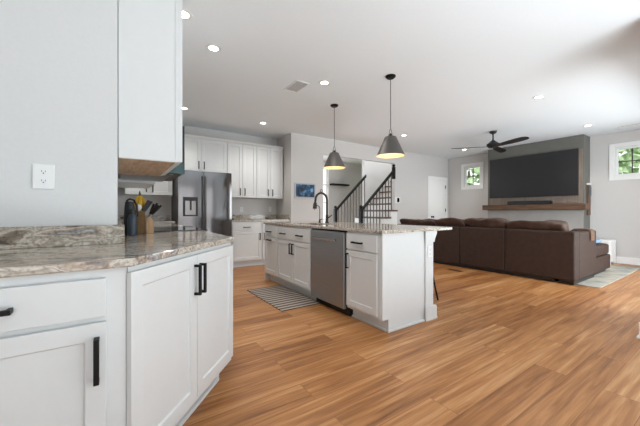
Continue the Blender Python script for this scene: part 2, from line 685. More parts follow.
bboard('baseboard_back', [(8.664, 8.679, 0.59, 2.13, 0, 0.135), (8.656, 8.664, 0.59, 2.13, 0, 0.02), (8.664, 8.679, 4.145, 5.54, 0, 0.135)])
bboard('baseboard_stair', [(6.10, 7.60, 5.544, 5.559, 0, 0.135), (3.04, 3.84, 5.544, 5.559, 0, 0.135)])
bboard('baseboard_right', [(3.672, 4.50, 0.571, 0.586, 0, 0.135), (3.672, 3.688, 0.06, 0.571, 0, 0.135), (3.660, 3.672, 0.06, 0.598, 0, 0.02), (3.672, 4.5, 0.586, 0.598, 0, 0.02)])


# small square windows
def small_window(name, w, lab=None):
    y0, y1, z0, z1 = w
    root = bpy.data.objects.new(name, None)
    COL.objects.link(root)
    root['kind'] = 'structure'
    t = MB()
    X = 8.66
    k = 0.085
    t.box(X, 8.679, y0 - k, y0, z0 - k, z1 + k)
    t.box(X, 8.679, y1, y1 + k, z0 - k, z1 + k)
    t.box(X, 8.679, y0, y1, z1, z1 + k)
    t.box(X, 8.679, y0, y1, z0 - k, z0)
    t.build('casing', TRIM, root, bevel=0.004)
    s = MB()
    e = 0.045
    s.box(8.70, 8.76, y0, y0 + e, z0, z1)
    s.box(8.70, 8.76, y1 - e, y1, z0, z1)
    s.box(8.70, 8.76, y0 + e, y1 - e, z1 - e, z1)
    s.box(8.70, 8.76, y0 + e, y1 - e, z0, z0 + e)
    s.build('sash', TRIM, root, bevel=0.003)
    m = MB()
    ym, zm = (y0 + y1) / 2, (z0 + z1) / 2
    m.box(8.722, 8.738, ym - 0.009, ym + 0.009, z0 + e, z1 - e)
    m.box(8.7225, 8.7375, y0 + e, y1 - e, zm - 0.009, zm + 0.009)
    m.build('muntin', SLOT, root)
    MB().box(8.742, 8.746, y0 + e, y1 - e, z0 + e, z1 - e).build('pane', GL, root)


small_window('window_1', W1)
small_window('window_2', W2)

# foyer sidelight
sl = bpy.data.objects.new('window_3', None)
COL.objects.link(sl)
sl['kind'] = 'structure'
s = MB()
s.box(5.36, 5.38, 7.97, 8.10, 0.25, 2.55)
s.box(5.73, 5.75, 7.97, 8.10, 0.25, 2.55)
for z in (0.25, 0.8, 1.36, 1.94, 2.52):
    s.box(5.38, 5.73, 7.97, 8.10, z, z + 0.03)
s.build('sash', TRIM, sl)
MB().box(5.38, 5.73, 8.05, 8.054, 0.28, 2.52).build('pane', GL, sl)

# closet door at the far end of the stair wall
dr = bpy.data.objects.new('door_1', None)
COL.objects.link(dr)
dr.location = (7.63, 5.56, 0)
dr['kind'] = 'structure'
t = MB()
t.box(0.0, 0.10, -0.022, -0.001, 0, 2.14)
t.box(0.86, 0.96, -0.022, -0.001, 0, 2.14)
t.box(0.10, 0.86, -0.022, -0.001, 2.04, 2.14)
t.build('casing', TRIM, dr, bevel=0.004)
d = MB()
d.shaker(0.105, 0.855, 0.98, 2.035, -0.001, t=0.014, rail=0.11, dep=0.008)
d.shaker(0.105, 0.855, 0.01, 0.98, -0.001, t=0.014, rail=0.11, dep=0.008)
d.build('slab', TRIM, dr)
k = MB()
k.tube([(0.165, -0.015, 0.92), (0.165, -0.022, 0.92)], 0.032, 14)
k.tube([(0.165, -0.022, 0.92), (0.165, -0.055, 0.92)], 0.012, 10)
k.ball((0.165, -0.075, 0.92), 0.030)
k.build('door_knob', BLACK, dr, smooth=True)
for z in (0.25, 1.12, 1.84):
    MB().box(0.835, 0.868, -0.03, -0.0225, z - 0.05, z + 0.05).build('hinge', BLACK, dr)


# ------------------------------------------------------------------ cabinets
def pull(parent, x, z, y, L=0.15, vert=True, w=0.016, proj=0.034):
    mb = MB()
    hw = w / 2
    if vert:
        mb.box(x - hw, x + hw, y - proj, y - proj + 0.011, z - L / 2, z + L / 2)
        mb.box(x - hw, x + hw, y - proj + 0.011, y - 0.0005, z + L / 2 - 0.012, z + L / 2)
        mb.box(x - hw, x + hw, y - proj + 0.011, y - 0.0005, z - L / 2, z - L / 2 + 0.012)
    else:
        mb.box(x - L / 2, x + L / 2, y - proj, y - proj + 0.011, z - hw, z + hw)
        mb.box(x - L / 2, x - L / 2 + 0.012, y - proj + 0.011, y - 0.0005, z - hw, z + hw)
        mb.box(x + L / 2 - 0.012, x + L / 2, y - proj + 0.011, y - 0.0005, z - hw, z + hw)
    return mb.build('handle', BLACK, parent, bevel=0.0015)


def cabinet(name, label, cat, loc, rz, w, depth, z0, z1, fronts, toe=True, group=None, body=None, under=None):
    """local x along the front, -y outward; fronts: (kind, x0, x1, z0, z1, [(x, z, L, vertical)...])"""
    t = thing(name, label, cat, loc, rz, group)
    b = MB()
    if body == 'open':
        b.box(0, 0.018, 0, depth, z0, z1)
        b.box(w - 0.018, w, 0, depth, z0, z1)
        b.box(0.018, w - 0.018, 0, 0.02, z0, z1)
        b.box(0.018, w - 0.018, depth - 0.01, depth, z0, z1)
        b.box(0.018, w - 0.018, 0.02, depth - 0.01, z0, z0 + 0.018)
    elif body:
        b.prism(body, z0, z1)
    else:
        b.box(0, w, 0, depth, z0, z1)
    b.build('cabinet_body', CAB, t, bevel=0.0015)
    if toe:
        MB().box(0, w, 0.075, depth, 0, z0 - 0.0005).build('toe_kick', CAB, t)
    for f in fronts:
        kind, x0, x1, a, c, pulls = f
        if kind == 'door':
            o = MB().shaker(x0, x1, a, c, -0.0006).build('door', CAB, t, bevel=0.0015)
        else:
            o = MB().box(x0, x1, -0.0196, -0.0006, a, c).build('drawer', CAB, t, bevel=0.002)
        for (px, pz, L, vt) in pulls:
            pull(o, px, pz, -0.0196, L, vt)
    if under:
        MB().box(0.015, w - 0.001, 0.018, depth - 0.003, z0 - 0.0035, z0 - 0.0005).build('underside_panel', under, t)
    return t


CTOP = 0.884
A = Vector((0.03, 1.275))
B = Vector((0.617, 1.948))
DL = (B - A).length
ang = math.atan2(B.y - A.y, B.x - A.x)
# left run, facing the camera
cabinet('base_cabinet', 'white base cabinet with a drawer over a door at the left edge of the photo', 'cabinet', (-0.62, 1.275, 0), 0, 0.647, 0.596, 0.11, CTOP - 0.001,
        [('drawer', 0.03, 0.586, 0.722, 0.852, [(0.29, 0.786, 0.145, False)]),
         ('door', 0.03, 0.588, 0.125, 0.703, [(0.562, 0.583, 0.15, True)])])
cabinet('base_cabinet', 'white base cabinet without handles continuing out of the left edge of the photo', 'cabinet', (-1.24, 1.275, 0), 0, 0.618, 0.60, 0.11, CTOP - 0.001,
        [('door', 0.02, 0.598, 0.125, 0.852, [])])
# corner cabinet at an angle; body follows the convex wall corner
cdir = Vector((math.cos(ang), math.sin(ang)))
nrm = Vector((-cdir.y, cdir.x))


def loc2(p):
    v = Vector(p) - A
    return (v.dot(cdir), v.dot(nrm))


poly = [(0.0, 0.0), (DL, 0.0), loc2((0.617, 2.00)), loc2((0.012, 2.00)), loc2((0.012, 1.884)), loc2((0.029, 1.874)), loc2((0.029, 1.30))]
ct = thing('corner_cabinet', 'white angled two-door base cabinet on the worktop corner with paired black handles', 'cabinet', (A.x, A.y, 0), ang)
MB().prism(poly, 0.11, CTOP - 0.001).build('cabinet_body', CAB, ct, bevel=0.0015)
tk = [(0.07, 0.075), (DL - 0.045, 0.075), loc2((0.55, 1.99)), loc2((0.02, 1.99)), loc2((0.032, 1.88)), loc2((0.032, 1.42))]
MB().prism(tk, 0.0, 0.1095).build('toe_kick', CAB, ct)
MB().prism([(0.05, 0.055), (DL - 0.055, 0.055), (DL - 0.055, 0.0745), (0.05, 0.0745)], 0.0, 0.022).build('shoe_molding', CAB, ct, bevel=0.004)
d1 = MB().shaker(-0.006, 0.436, 0.145, 0.862, -0.0006, rail=0.058).build('door', CAB, ct, bevel=0.0015)
pull(d1, 0.414, 0.742, -0.0196, 0.15)
d2 = MB().shaker(0.440, 0.878, 0.145, 0.862, -0.0006, rail=0.058).build('door', CAB, ct, bevel=0.0015)
pull(d2, 0.462, 0.742, -0.0196, 0.15)
# run along the left wall up to the range
cabinet('base_cabinet', 'white base cabinet between the angled corner cabinet and the range', 'cabinet', (0.60, 2.002, 0), R(90), 0.735, 0.58, 0.11, CTOP - 0.001,
        [('drawer', 0.02, 0.71, 0.722, 0.852, []), ('door', 0.02, 0.71, 0.125, 0.703, [])])

# worktop with backsplash
of = 0.025
n_out = Vector((cdir.y, -cdir.x))
Ao = A + n_out * of
tx = (0.625 - Ao.x) / cdir.x
p_corner = (0.625, Ao.y + tx * cdir.y)
ty = (1.25 - Ao.y) / cdir.y
p_left = (Ao.x + ty * cdir.x, 1.25)
wt = thing('worktop', 'veined granite worktop wrapping the near left corner, with a low backsplash', 'countertop', (0, 1.9, CTOP))
o = MB().prism([(-1.24, 1.25 - 1.9), (p_left[0], 1.25 - 1.9), (p_corner[0], p_corner[1] - 1.9), (0.625, 2.74 - 1.9), (0.003, 2.74 - 1.9), (0.003, 1.877 - 1.9), (-1.24, 1.877 - 1.9)], 0, 0.03).build('slab', GRAN, wt, bevel=0.006, seg=3)
MB().box(-1.24, 0.030, 1.856 - 1.9, 1.8785 - 1.9, 0.0305, 0.128).build('backsplash', GRAN, wt, bevel=0.002)
MB().box(0.0035, 0.022, 1.882 - 1.9, 2.74 - 1.9, 0.0305, 0.128).build('backsplash', GRAN, wt, bevel=0.002)

# second worktop beyond the range, round to the refrigerator
cabinet('base_cabinet', 'white base cabinet along the left wall beyond the range', 'cabinet', (0.62, 3.53, 0), R(90), 2.05, 0.60, 0.11, CTOP - 0.001,
        [('door', 0.02, 0.66, 0.125, 0.852, []), ('door', 0.68, 1.34, 0.125, 0.852, []), ('door', 1.36, 2.03, 0.125, 0.852, [])])
cabinet('base_cabinet', 'white base cabinet in the corner left of the refrigerator', 'cabinet', (0.02, 5.63, 0), 0, 0.785, 0.60, 0.11, CTOP - 0.001,
        [('door', 0.62, 0.775, 0.125, 0.852, [])])
w2 = thing('worktop', 'granite worktop beyond the range, running round to the refrigerator', 'countertop', (0, 5.0, CTOP))
MB().prism([(0.003, 3.525 - 5), (0.645, 3.525 - 5), (0.645, 5.60 - 5), (0.812, 5.60 - 5), (0.812, 6.247 - 5), (0.003, 6.247 - 5)], 0, 0.03).build('slab', GRAN2, w2, bevel=0.005)
MB().box(0.025, 0.812, 6.226 - 5, 6.248 - 5, 0.0305, 0.128).build('backsplash', GRAN2, w2, bevel=0.002)
MB().box(0.003, 0.024, 3.525 - 5, 6.22 - 5, 0.0305, 0.128).build('backsplash', GRAN2, w2, bevel=0.002)

# range
rg = thing('range', 'stainless slide-in range with a black glass cooktop set in the left worktop', 'range', (0.0, 2.745, 0))
MB().box(0.03, 0.64, 0.004, 0.772, 0.02, 0.905).build('oven_body', STEELD, rg, bevel=0.003)
ck = MB().box(0.025, 0.66, 0.002, 0.774, 0.9055, 0.921).build('cooktop', GLASSB, rg, bevel=0.003)
od = MB().box(0.6405, 0.665, 0.02, 0.756, 0.20, 0.80).build('oven_door', GLASSB, rg, bevel=0.004)
MB().tube([(0.70, 0.06, 0.76), (0.70, 0.72, 0.76)], 0.011).build('handle', STEEL, od, smooth=True)
for yy in (0.14, 0.26, 0.52, 0.64):
    MB().tube([(0.6405, yy, 0.855), (0.672, yy, 0.855)], 0.02, 14).build('knob', STEEL, rg, smooth=True)
MB().box(0.06, 0.60, 0.03, 0.75, 0.0, 0.0195).build('plinth', BLACKP, rg)

# wall cabinets on the left wall
def upper(label, loc, rz, w, depth, z0, z1, n, group=None, under=None, hz=None, handles=True, proj=True):
    fr = []
    dw = w / n
    for i in range(n):
        x0, x1 = i * dw + 0.0025, (i + 1) * dw - 0.0025
        if n == 1:
            hx = x1 - 0.03
        else:
            hx = x1 - 0.045 if i % 2 == 0 else x0 + 0.045
        hp = [(hx, z0 + (0.115 if hz is None else hz), 0.14, True)] if handles else []
        fr.append(('door', x0, x1, z0 + 0.004, z1 - 0.004, hp))
    return cabinet('wall_cabinet', label, 'cabinet', loc, rz, w, depth, z0, z1, fr, toe=False, group=group, under=under)


wc = upper('tall white wall cabinet seen from its side at the corner of the left wall', (0.295, 1.90, 0), R(90), 0.80, 0.292, 1.365, 2.60, 2, under=RAWWOOD, handles=False)
MB().box(-0.003, -0.0005, 0.0, 0.018, 1.365, 2.60).build('face_frame', CAB, wc)
MB().box(-0.003, -0.0005, 0.024, 0.291, 1.365, 2.60).build('side_skin', CAB, wc, bevel=0.001)
upper('white wall cabinet on the left wall beyond the microwave', (0.305, 3.50, 0), R(90), 0.80, 0.302, 1.365, 2.46, 2, handles=False)
upper('white wall cabinet above the microwave', (0.305, 2.71, 0), R(90), 0.78, 0.302, 1.80, 2.60, 2, handles=False)

mw = thing('microwave', 'black over-the-range microwave projecting past the left wall cabinet', 'microwave', (0.003, 2.71, 1.385))
MB().box(0, 0.400, 0.003, 0.775, 0.012, 0.412).build('case', CHAR, mw, bevel=0.004)
md = MB().box(0.4005, 0.463, 0.003, 0.60, 0.012, 0.412).build('door', BLACKP, mw, bevel=0.004)
MB().tube([(0.49, 0.57, 0.06), (0.49, 0.57, 0.36)], 0.010).build('handle', STEEL, md, smooth=True)
MB().box(0.4005, 0.463, 0.604, 0.775, 0.012, 0.412).build('control_panel', BLACKP, mw, bevel=0.004)
MB().box(0.28, 0.455, -0.006, 0.0025, 0.010, 0.09).build('side_grille', BACKSPL, mw)
MB().box(0.02, 0.38, 0.05, 0.74, 0.0, 0.0115).build('vent_hood', STEELD, mw, bevel=0.002)

# cabinets on the refrigerator wall
FY = 5.90
upper('white wall cabinet in the corner left of the refrigerator', (0.10, FY, 0), 0, 0.71, 0.345, 1.365, 2.46, 2)
upper('short white two-door cabinet above the refrigerator', (0.815, FY, 0), 0, 0.965, 0.345, 1.83, 2.44, 2, group='wall cabinets beside the refrigerator')
upper('tall white two-door wall cabinet right beside the refrigerator', (1.785, FY, 0), 0, 0.605, 0.345, 1.362, 2.44, 2, group='wall cabinets beside the refrigerator')
upper('tall white two-door wall cabinet ending at the corner by the wall screen', (2.395, FY, 0), 0, 0.605, 0.345, 1.362, 2.44, 2, group='wall cabinets beside the refrigerator')
cm = MB().prism_x([(FY - 0.025, 2.4405), (FY + 0.02, 2.4405), (FY + 0.02, 2.485), (FY - 0.055, 2.485), (FY - 0.05, 2.470)], 0.815, 3.0)
tag(cm.build('crown_molding', CAB), 'white crown molding along the tops of the far wall cabinets', 'molding')

cabinet('base_cabinet', 'white base cabinet with drawer and door right of the refrigerator', 'cabinet', (1.79, 5.625, 0), 0, 0.605, 0.60, 0.11, CTOP - 0.001,
        [('drawer', 0.01, 0.595, 0.715, 0.855, [(0.285, 0.775, 0.14, False)]), ('door', 0.01, 0.595, 0.13, 0.70, [(0.555, 0.58, 0.14, True)])])
cabinet('base_cabinet', 'white base cabinet in the far corner, half hidden by the island', 'cabinet', (2.398, 5.625, 0), 0, 0.605, 0.60, 0.11, CTOP - 0.001,
        [('drawer', 0.01, 0.595, 0.715, 0.855, [(0.30, 0.775, 0.14, False)]), ('door', 0.01, 0.595, 0.13, 0.70, [(0.04, 0.58, 0.14, True)])])
MB_ = MB().box(1.79, 3.0, 5.690, 5.698, 0.0, 0.022)
tag(MB_.build('shoe_molding', CAB), 'white shoe molding along the foot of the far base cabinets', 'molding')
w3 = thing('worktop', 'granite worktop right of the refrigerator below the tall wall cabinets', 'countertop', (1.785, 5.6, CTOP))
MB().box(0, 1.235, 0, 0.645, 0, 0.03).build('slab', GRAN2, w3, bevel=0.005)
MB().box(0, 1.235, 0.625, 0.646, 0.0305, 0.128).build('backsplash', GRAN2, w3, bevel=0.002)
MB().box(1.216, 1.2395, 0.0, 0.624, 0.0305, 0.128).build('backsplash', GRAN2, w3, bevel=0.002)

# ------------------------------------------------------------------ refrigerator
fr = thing('refrigerator', 'stainless side-by-side refrigerator with a water dispenser in its left door', 'refrigerator', (0.838, 5.45, 0))
W_ = 0.900
MB().box(0.0, W_, 0.06, 0.76, 0.03, 1.765).build('case', FRSIDE, fr, bevel=0.004)
MB().box(0.03, W_ - 0.03, 0.10, 0.7, 0.0, 0.0295).build('toe_grille', BLACKP, fr)


def fdoor(x0, x1, z0, z1, bow=0.013):
    """slightly bowed door"""
    mb = MB()
    n = 10
    pts = []
    for i in range(n + 1):
        u = i / n
        pts.append((x0 + (x1 - x0) * u, 0.012 - bow * math.sin(PI * u) ** 0.6))
    poly = pts + [(x1, 0.058), (x0, 0.058)]
    return mb.prism(poly, z0, z1)


SPL = 0.412
dl = fdoor(0.003, SPL - 0.003, 0.07, 1.78, 0.003).build('freezer_door', FRST, fr, smooth=True)
drr = fdoor(SPL + 0.003, W_ - 0.003, 0.07, 1.78).build('fridge_door', FRST, fr, smooth=True)
MB().box(SPL - 0.034, SPL - 0.010, -0.024, 0.008, 0.30, 1.70).build('handle', FRST, dl, bevel=0.008)
MB().box(SPL + 0.010, SPL + 0.034, -0.024, 0.008, 0.30, 1.70).build('handle', FRST, drr, bevel=0.008)
dp = MB()
dp.box(0.075, 0.105, -0.014, 0.0, 1.00, 1.325)
dp.box(0.275, 0.305, -0.014, 0.0, 1.00, 1.325)
dp.box(0.105, 0.275, -0.014, 0.0, 1.262, 1.325)
dp.box(0.105, 0.275, -0.014, 0.0, 1.00, 1.022)
dsp = dp.build('dispenser', BLACKP, dl, bevel=0.002)
MB().box(0.1055, 0.2745, -0.006, 0.0005, 1.0225, 1.2615).build('alcove_panel', STEELD, dl)
MB().box(0.180, 0.205, -0.020, -0.0065, 1.10, 1.2615).build('paddle', BLACKP, dl, bevel=0.002)

# ------------------------------------------------------------------ island
IX = 1.93
rzI = R(-90)


def isl(y_hi, y_lo, label, fronts, **k):
    return cabinet('base_cabinet', label, 'cabinet', (IX, y_hi, 0), rzI, y_hi - y_lo, 0.584, 0.11, CTOP - 0.001, fronts, group='island base cabinets', **k)


w = 4.385 - 3.935
isl(4.385, 3.936, 'narrow white island cabinet at the far end with two stacked horizontal handles',
    [('drawer', 0.012, w - 0.010, 0.70, 0.862, [(w / 2 - 0.03, 0.776, 0.14, False)]), ('door', 0.012, w - 0.010, 0.14, 0.688, [(w / 2 - 0.03, 0.650, 0.14, False)])])
w = 3.932 - 3.018
isl(3.932, 3.018, 'white island sink cabinet with two doors below a wide false drawer with two handles',
    [('drawer', 0.012, w - 0.012, 0.70, 0.862, [(0.20, 0.773, 0.14, False), (0.66, 0.773, 0.14, False)]),
     ('door', 0.012, w / 2 - 0.002, 0.14, 0.688, [(w / 2 - 0.035, 0.585, 0.14, True)]),
     ('door', w / 2 + 0.002, w - 0.012, 0.14, 0.688, [(w / 2 + 0.035, 0.585, 0.14, True)])], body='open')
w = 2.355 - 1.895
isl(2.355, 1.895, 'white island cabinet at the near end with one drawer over one door',
    [('drawer', 0.006, w - 0.03, 0.71, 0.862, [(0.18, 0.780, 0.14, False)]), ('door', 0.006, w - 0.03, 0.14, 0.695, [(0.035, 0.59, 0.15, True)])])
# dishwasher
dw = thing('dishwasher', 'stainless dishwasher with a bar handle set into the island', 'dishwasher', (IX, 3.012, 0), rzI)
wd_ = 3.012 - 2.362
MB().box(0.01, wd_ - 0.01, 0.005, 0.58, 0.08, 0.868).build('tub', BLACKP, dw)
dd = MB().box(0.006, wd_ - 0.014, -0.030, 0.004, 0.085, 0.866).build('door', DWSTEEL, dw, bevel=0.006)
hb = MB()
hb.box(0.09, 0.52, -0.068, -0.050, 0.765, 0.793)
hb.box(0.10, 0.115, -0.050, -0.0305, 0.770, 0.788)
hb.box(0.495, 0.51, -0.050, -0.0305, 0.770, 0.788)
hb.build('handle', STEEL, dd, bevel=0.004)
MB().box(0.01, wd_ - 0.01, 0.05, 0.56, 0.0, 0.0795).build('toe_kick', BLACKP, dw)
# island carcass: end panel, back panel, column
iz = thing('island_panelling', 'white island end and back panelling with a square corner post', 'island', (IX, 1.87, 0))
MB().prism_y([(0.0, 0.115), (0.075, 0.115), (0.075, 0.0), (0.584, 0.0), (0.584, CTOP - 0.001), (0.0, CTOP - 0.001)], 0.0, 0.022).build('end_panel', CAB, iz, bevel=0.001)
MB().box(0.604, 0.624, 0.104, 2.515, 0.0, CTOP - 0.001).build('back_panel', CAB, iz)
sm_ = MB().prism_y([(0.063, 0.0), (0.574, 0.0), (0.574, 0.008), (0.570, 0.02), (0.063, 0.02)], -0.013, -0.0005)
sm_.build('shoe_molding', CAB, iz, bevel=0.003)
MB().box(0.062, 0.0745, 0.024, 0.49, 0.0, 0.02).build('shoe_molding', CAB, iz, bevel=0.003)
MB().box(0.062, 0.0745, 1.15, 2.515, 0.0, 0.02).build('shoe_molding', CAB, iz, bevel=0.003)
MB().box(-0.0, 0.60, 2.517, 2.535, 0.0, CTOP - 0.001).build('end_panel', CAB, iz)
co = MB()
co.box(0.588, 0.710, -0.012, 0.102, 0.0, CTOP - 0.001)
post = co.build('post', CAB, iz, bevel=0.003)
MB().prism_y([(0.575, 0.0), (0.758, 0.0), (0.758, 0.02), (0.748, 0.03), (0.748, 0.115), (0.735, 0.14), (0.575, 0.14)], -0.028, -0.0125).build('post_base', CAB, post, bevel=0.003)
MB().box(0.711, 0.748, -0.0122, 0.115, 0.0, 0.13).build('post_base', CAB, post, bevel=0.003)
MB().prism_y([(0.574, 0.775), (0.712, 0.775), (0.718, 0.80), (0.752, 0.865), (0.752, CTOP - 0.001), (0.574, CTOP - 0.001)], -0.026, -0.0125).build('post_capital', CAB, post, bevel=0.002)
MB().prism_y([(0.711, 0.80), (0.752, 0.865), (0.752, CTOP - 0.001), (0.711, CTOP - 0.001)], -0.0122, 0.105).build('post_capital', CAB, post)


def outlet(label, loc, rz, w=0.072, h=0.116, group=None, kind='outlet', switch=False):
    t = thing('switch_plate' if switch else 'wall_outlet', label, kind, loc, rz, group)
    MB().box(-w / 2, w / 2, -0.007, -0.0008, -h / 2, h / 2).build('cover_plate', PLASW, t, bevel=0.003)
    if switch:
        MB().box(-0.016, 0.016, -0.011, -0.0075, -0.033, 0.033).build('rocker', PLASW, t, bevel=0.001)
        return t
    for dz in (-0.0215, 0.0215):
        f = MB()
        f.prism_y([(0.0165 * math.cos(a) * 1.0, dz + 0.0145 * math.sin(a)) for a in [2 * PI * k / 16 for k in range(16)]], -0.0092, -0.0073)
        rcp = f.build('receptacle', PLASW, t)
        s_ = MB()
        s_.box(-0.0075, -0.0055, -0.0098, -0.0093, dz - 0.001, dz + 0.007)
        s_.box(0.0055, 0.0075, -0.0098, -0.0093, dz - 0.001, dz + 0.006)
        s_.box(-0.0022, 0.0022, -0.0098, -0.0093, dz - 0.009, dz - 0.004)
        s_.build('slot', SLOT, rcp)
    return t


outlet('white outlet on the island corner post', (2.575, 1.857, 0.68), 0, w=0.06, h=0.11)
outlet('white duplex outlet on the bare left wall above the near worktop', (-0.285, 1.879, 1.243), 0, w=0.078)
outlet('white outlet above the far worktop, beside the refrigerator', (2.20, 6.249, 1.12), 0)
outlet('white switch plate above the far worktop near the corner', (2.86, 6.249, 1.13), 0, kind='switch', switch=True)

# island worktop with an undermount sink
IX0, IX1, IY0, IY1 = 1.905, 2.96, 1.85, 4.42
sx0, sx1, sy0, sy1 = 2.02, 2.42, 3.08, 3.82
iw = thing('worktop', 'large granite island worktop overhanging on its living room side', 'countertop', (IX0, IY0, CTOP))
bm_ = MB()
bm = bm_.bm
ox = [0, sx0 - IX0, sx1 - IX0, IX1 - IX0]
oy = [0, sy0 - IY0, sy1 - IY0, IY1 - IY0]
V0 = [[bm.verts.new((x, y, 0.0)) for y in oy] for x in ox]
V1 = [[bm.verts.new((x, y, 0.03)) for y in oy] for x in ox]
for i in range(3):
    for j in range(3):
        if i == 1 and j == 1:
            continue
        bm.faces.new((V0[i][j], V0[i][j + 1], V0[i + 1][j + 1], V0[i + 1][j]))
        bm.faces.new((V1[i][j], V1[i + 1][j], V1[i + 1][j + 1], V1[i][j + 1]))
for i in range(3):
    for j in (0, 3):
        bm.faces.new((V0[i][j], V0[i + 1][j], V1[i + 1][j], V1[i][j]))
        bm.faces.new((V0[j][i], V0[j][i + 1], V1[j][i + 1], V1[j][i]))
for a_, b__ in (((1, 1), (2, 1)), ((2, 1), (2, 2)), ((2, 2), (1, 2)), ((1, 2), (1, 1))):
    bm.faces.new((V0[a_[0]][a_[1]], V0[b__[0]][b__[1]], V1[b__[0]][b__[1]], V1[a_[0]][a_[1]]))
bm_.build('slab', GRAN2, iw, bevel=0.006, seg=3)
skt = thing('sink', 'stainless undermount sink in the island worktop', 'sink', (sx0, sy0, 0.70))
sb = MB()
wx, wy = sx1 - sx0, sy1 - sy0
sb.box(-0.012, wx + 0.012, -0.012, wy + 0.012, -0.012, 0.0)
sb.box(-0.012, 0.0, -0.012, wy + 0.012, 0.0, 0.183)
sb.box(wx, wx + 0.012, -0.012, wy + 0.012, 0.0, 0.183)
sb.box(0.0, wx, -0.012, 0.0, 0.0, 0.183)
sb.box(0.0, wx, wy, wy + 0.012, 0.0, 0.183)
sb.build('basin', STEELD, skt)
MB().lathe([(0.045, 0.0005), (0.045, 0.004), (0.03, 0.004), (0.0, 0.003)], (wx / 2, wy / 2, 0)).build('drain', CHROME, skt, smooth=True)

# faucet
fx, fy, fz = 2.52, 3.54, 0.9145
fa = thing('faucet', 'dark bronze gooseneck faucet on the island', 'faucet', (fx, fy, fz))
MB().lathe([(0.028, 0.0), (0.028, 0.012), (0.022, 0.02), (0.021, 0.11), (0.016, 0.12), (0.0, 0.121)]).build('base', BRONZE, fa, smooth=True)
pts = [(0, 0, 0.121), (0, 0, 0.33)]
for k_ in range(1, 13):
    a_ = PI * k_ / 12
    pts.append((-0.10 + 0.10 * math.cos(a_), 0, 0.33 + 0.10 * math.sin(a_)))
pts.append((-0.205, 0, 0.30))
MB().tube(pts, 0.016, 12).build('gooseneck', BRONZE, fa, smooth=True)
MB().tube([(-0.205, 0, 0.299), (-0.208, 0, 0.27), (-0.212, 0, 0.205)], [0.018, 0.027, 0.030], 12).build('spray_head', BRONZE, fa, smooth=True)
MB().tube([(0.0, -0.022, 0.075), (0.0, -0.045, 0.08), (0.012, -0.10, 0.115)], [0.012, 0.010, 0.007], 10).build('lever', BRONZE, fa, smooth=True)
MB().tube([(-0.10 + 0.018 * math.cos(2 * PI * q / 12), 0.0, 0.462 + 0.018 * math.sin(2 * PI * q / 12)) for q in range(13)], 0.004, 6, cap=False).build('ring', BRONZE, fa, smooth=True)
st = thing('water_tap', 'slim filtered-water tap beside the dark bronze faucet', 'tap', (2.50, 3.70, fz))
MB().lathe([(0.018, 0), (0.018, 0.01), (0.012, 0.02), (0.012, 0.05), (0.0, 0.051)]).build('base', BRONZE, st, smooth=True)
pts = [(0, 0, 0.05), (0, 0, 0.21)] + [(-0.045 + 0.045 * math.cos(PI * q / 8), 0, 0.21 + 0.045 * math.sin(PI * q / 8)) for q in range(1, 8)] + [(-0.092, 0, 0.19)]
MB().tube(pts, 0.006, 8).build('spout', STEELD, st, smooth=True)
MB().tube([(0.0, -0.012, 0.04), (0.01, -0.05, 0.055)], [0.009, 0.006], 8).build('lever', BRONZE, st, smooth=True)

# bar stool behind the island post
bs = thing('bar_stool', 'black metal bar stool tucked behind the island, only a leg showing', 'stool', (3.02, 2.42, 0))
MB().cushion(0.38, 0.38, 0.07, (0, 0, 0.66)).build('seat', BROWN, bs, smooth=True)
for sx, sy in ((-1, -1), (1, -1), (1, 1), (-1, 1)):
    MB().tube([(sx * 0.12, sy * 0.12, 0.635), (sx * 0.21, sy * 0.21, 0.0)], 0.011, 8).build('leg', BLACK, bs, smooth=True)
for (x0, y0, x1, y1) in ((-1, -1, 1, -1), (1, -1, 1, 1), (1, 1, -1, 1), (-1, 1, -1, -1)):
    q = 0.178
    MB().tube([(x0 * q, y0 * q, 0.22), (x1 * q, y1 * q, 0.22)], 0.008, 8).build('stretcher', BLACK, bs, smooth=True)

# striped mat in front of the sink
mt = MB().box(-0.255, 0.255, -0.52, 0.52, 0.0, 0.008).build('kitchen_mat', STRIPE, bevel=0.002)
mt.location = (1.72, 3.42, 0.001)
tag(mt, 'grey and cream striped mat on the floor before the sink cabinet', 'mat')

# ------------------------------------------------------------------ things on the left worktop
zt = CTOP + 0.0305
bt = thing('bottle', 'slim dark blue-grey bottle standing at the front of the worktop group', 'bottle', (0.085, 2.44, zt))
MB().lathe([(0.026, 0.0), (0.029, 0.004), (0.029, 0.115), (0.022, 0.14), (0.018, 0.145), (0.0, 0.146)]).build('body', TEAL, bt, smooth=True)
MB().lathe([(0.019, 0.1462), (0.019, 0.175), (0.015, 0.18), (0.0, 0.18)]).build('cap', CHAR, bt, smooth=True)
pc = thing('carafe', 'tall charcoal carafe with a loop handle against the left wall', 'carafe', (0.073, 2.575, zt))
MB().lathe([(0.036, 0), (0.039, 0.005), (0.037, 0.12), (0.032, 0.20), (0.027, 0.238), (0.0, 0.239)]).build('body', CHAR, pc, smooth=True)
MB().tube([(0.034, -0.012, 0.12), (0.048, -0.016, 0.14), (0.044, -0.016, 0.21), (0.026, -0.012, 0.248), (0.0, 0, 0.257), (-0.02, 0.005, 0.241)], 0.007, 8).build('handle', BLACKP, pc, smooth=True)
uh = thing('utensil_holder', 'brown woven utensil holder between the bottle and the knife block', 'utensil holder', (0.145, 2.625, zt))
u = MB()
a0, t0, h0 = 0.027, 0.004, 0.168
u.box(-a0, a0, -a0, a0, 0, 0.006)
u.box(-a0, -a0 + t0, -a0, a0, 0.006, h0)
u.box(a0 - t0, a0, -a0, a0, 0.006, h0)
u.box(-a0 + t0, a0 - t0, -a0, -a0 + t0, 0.006, h0)
u.box(-a0 + t0, a0 - t0, a0 - t0, a0, 0.006, h0)
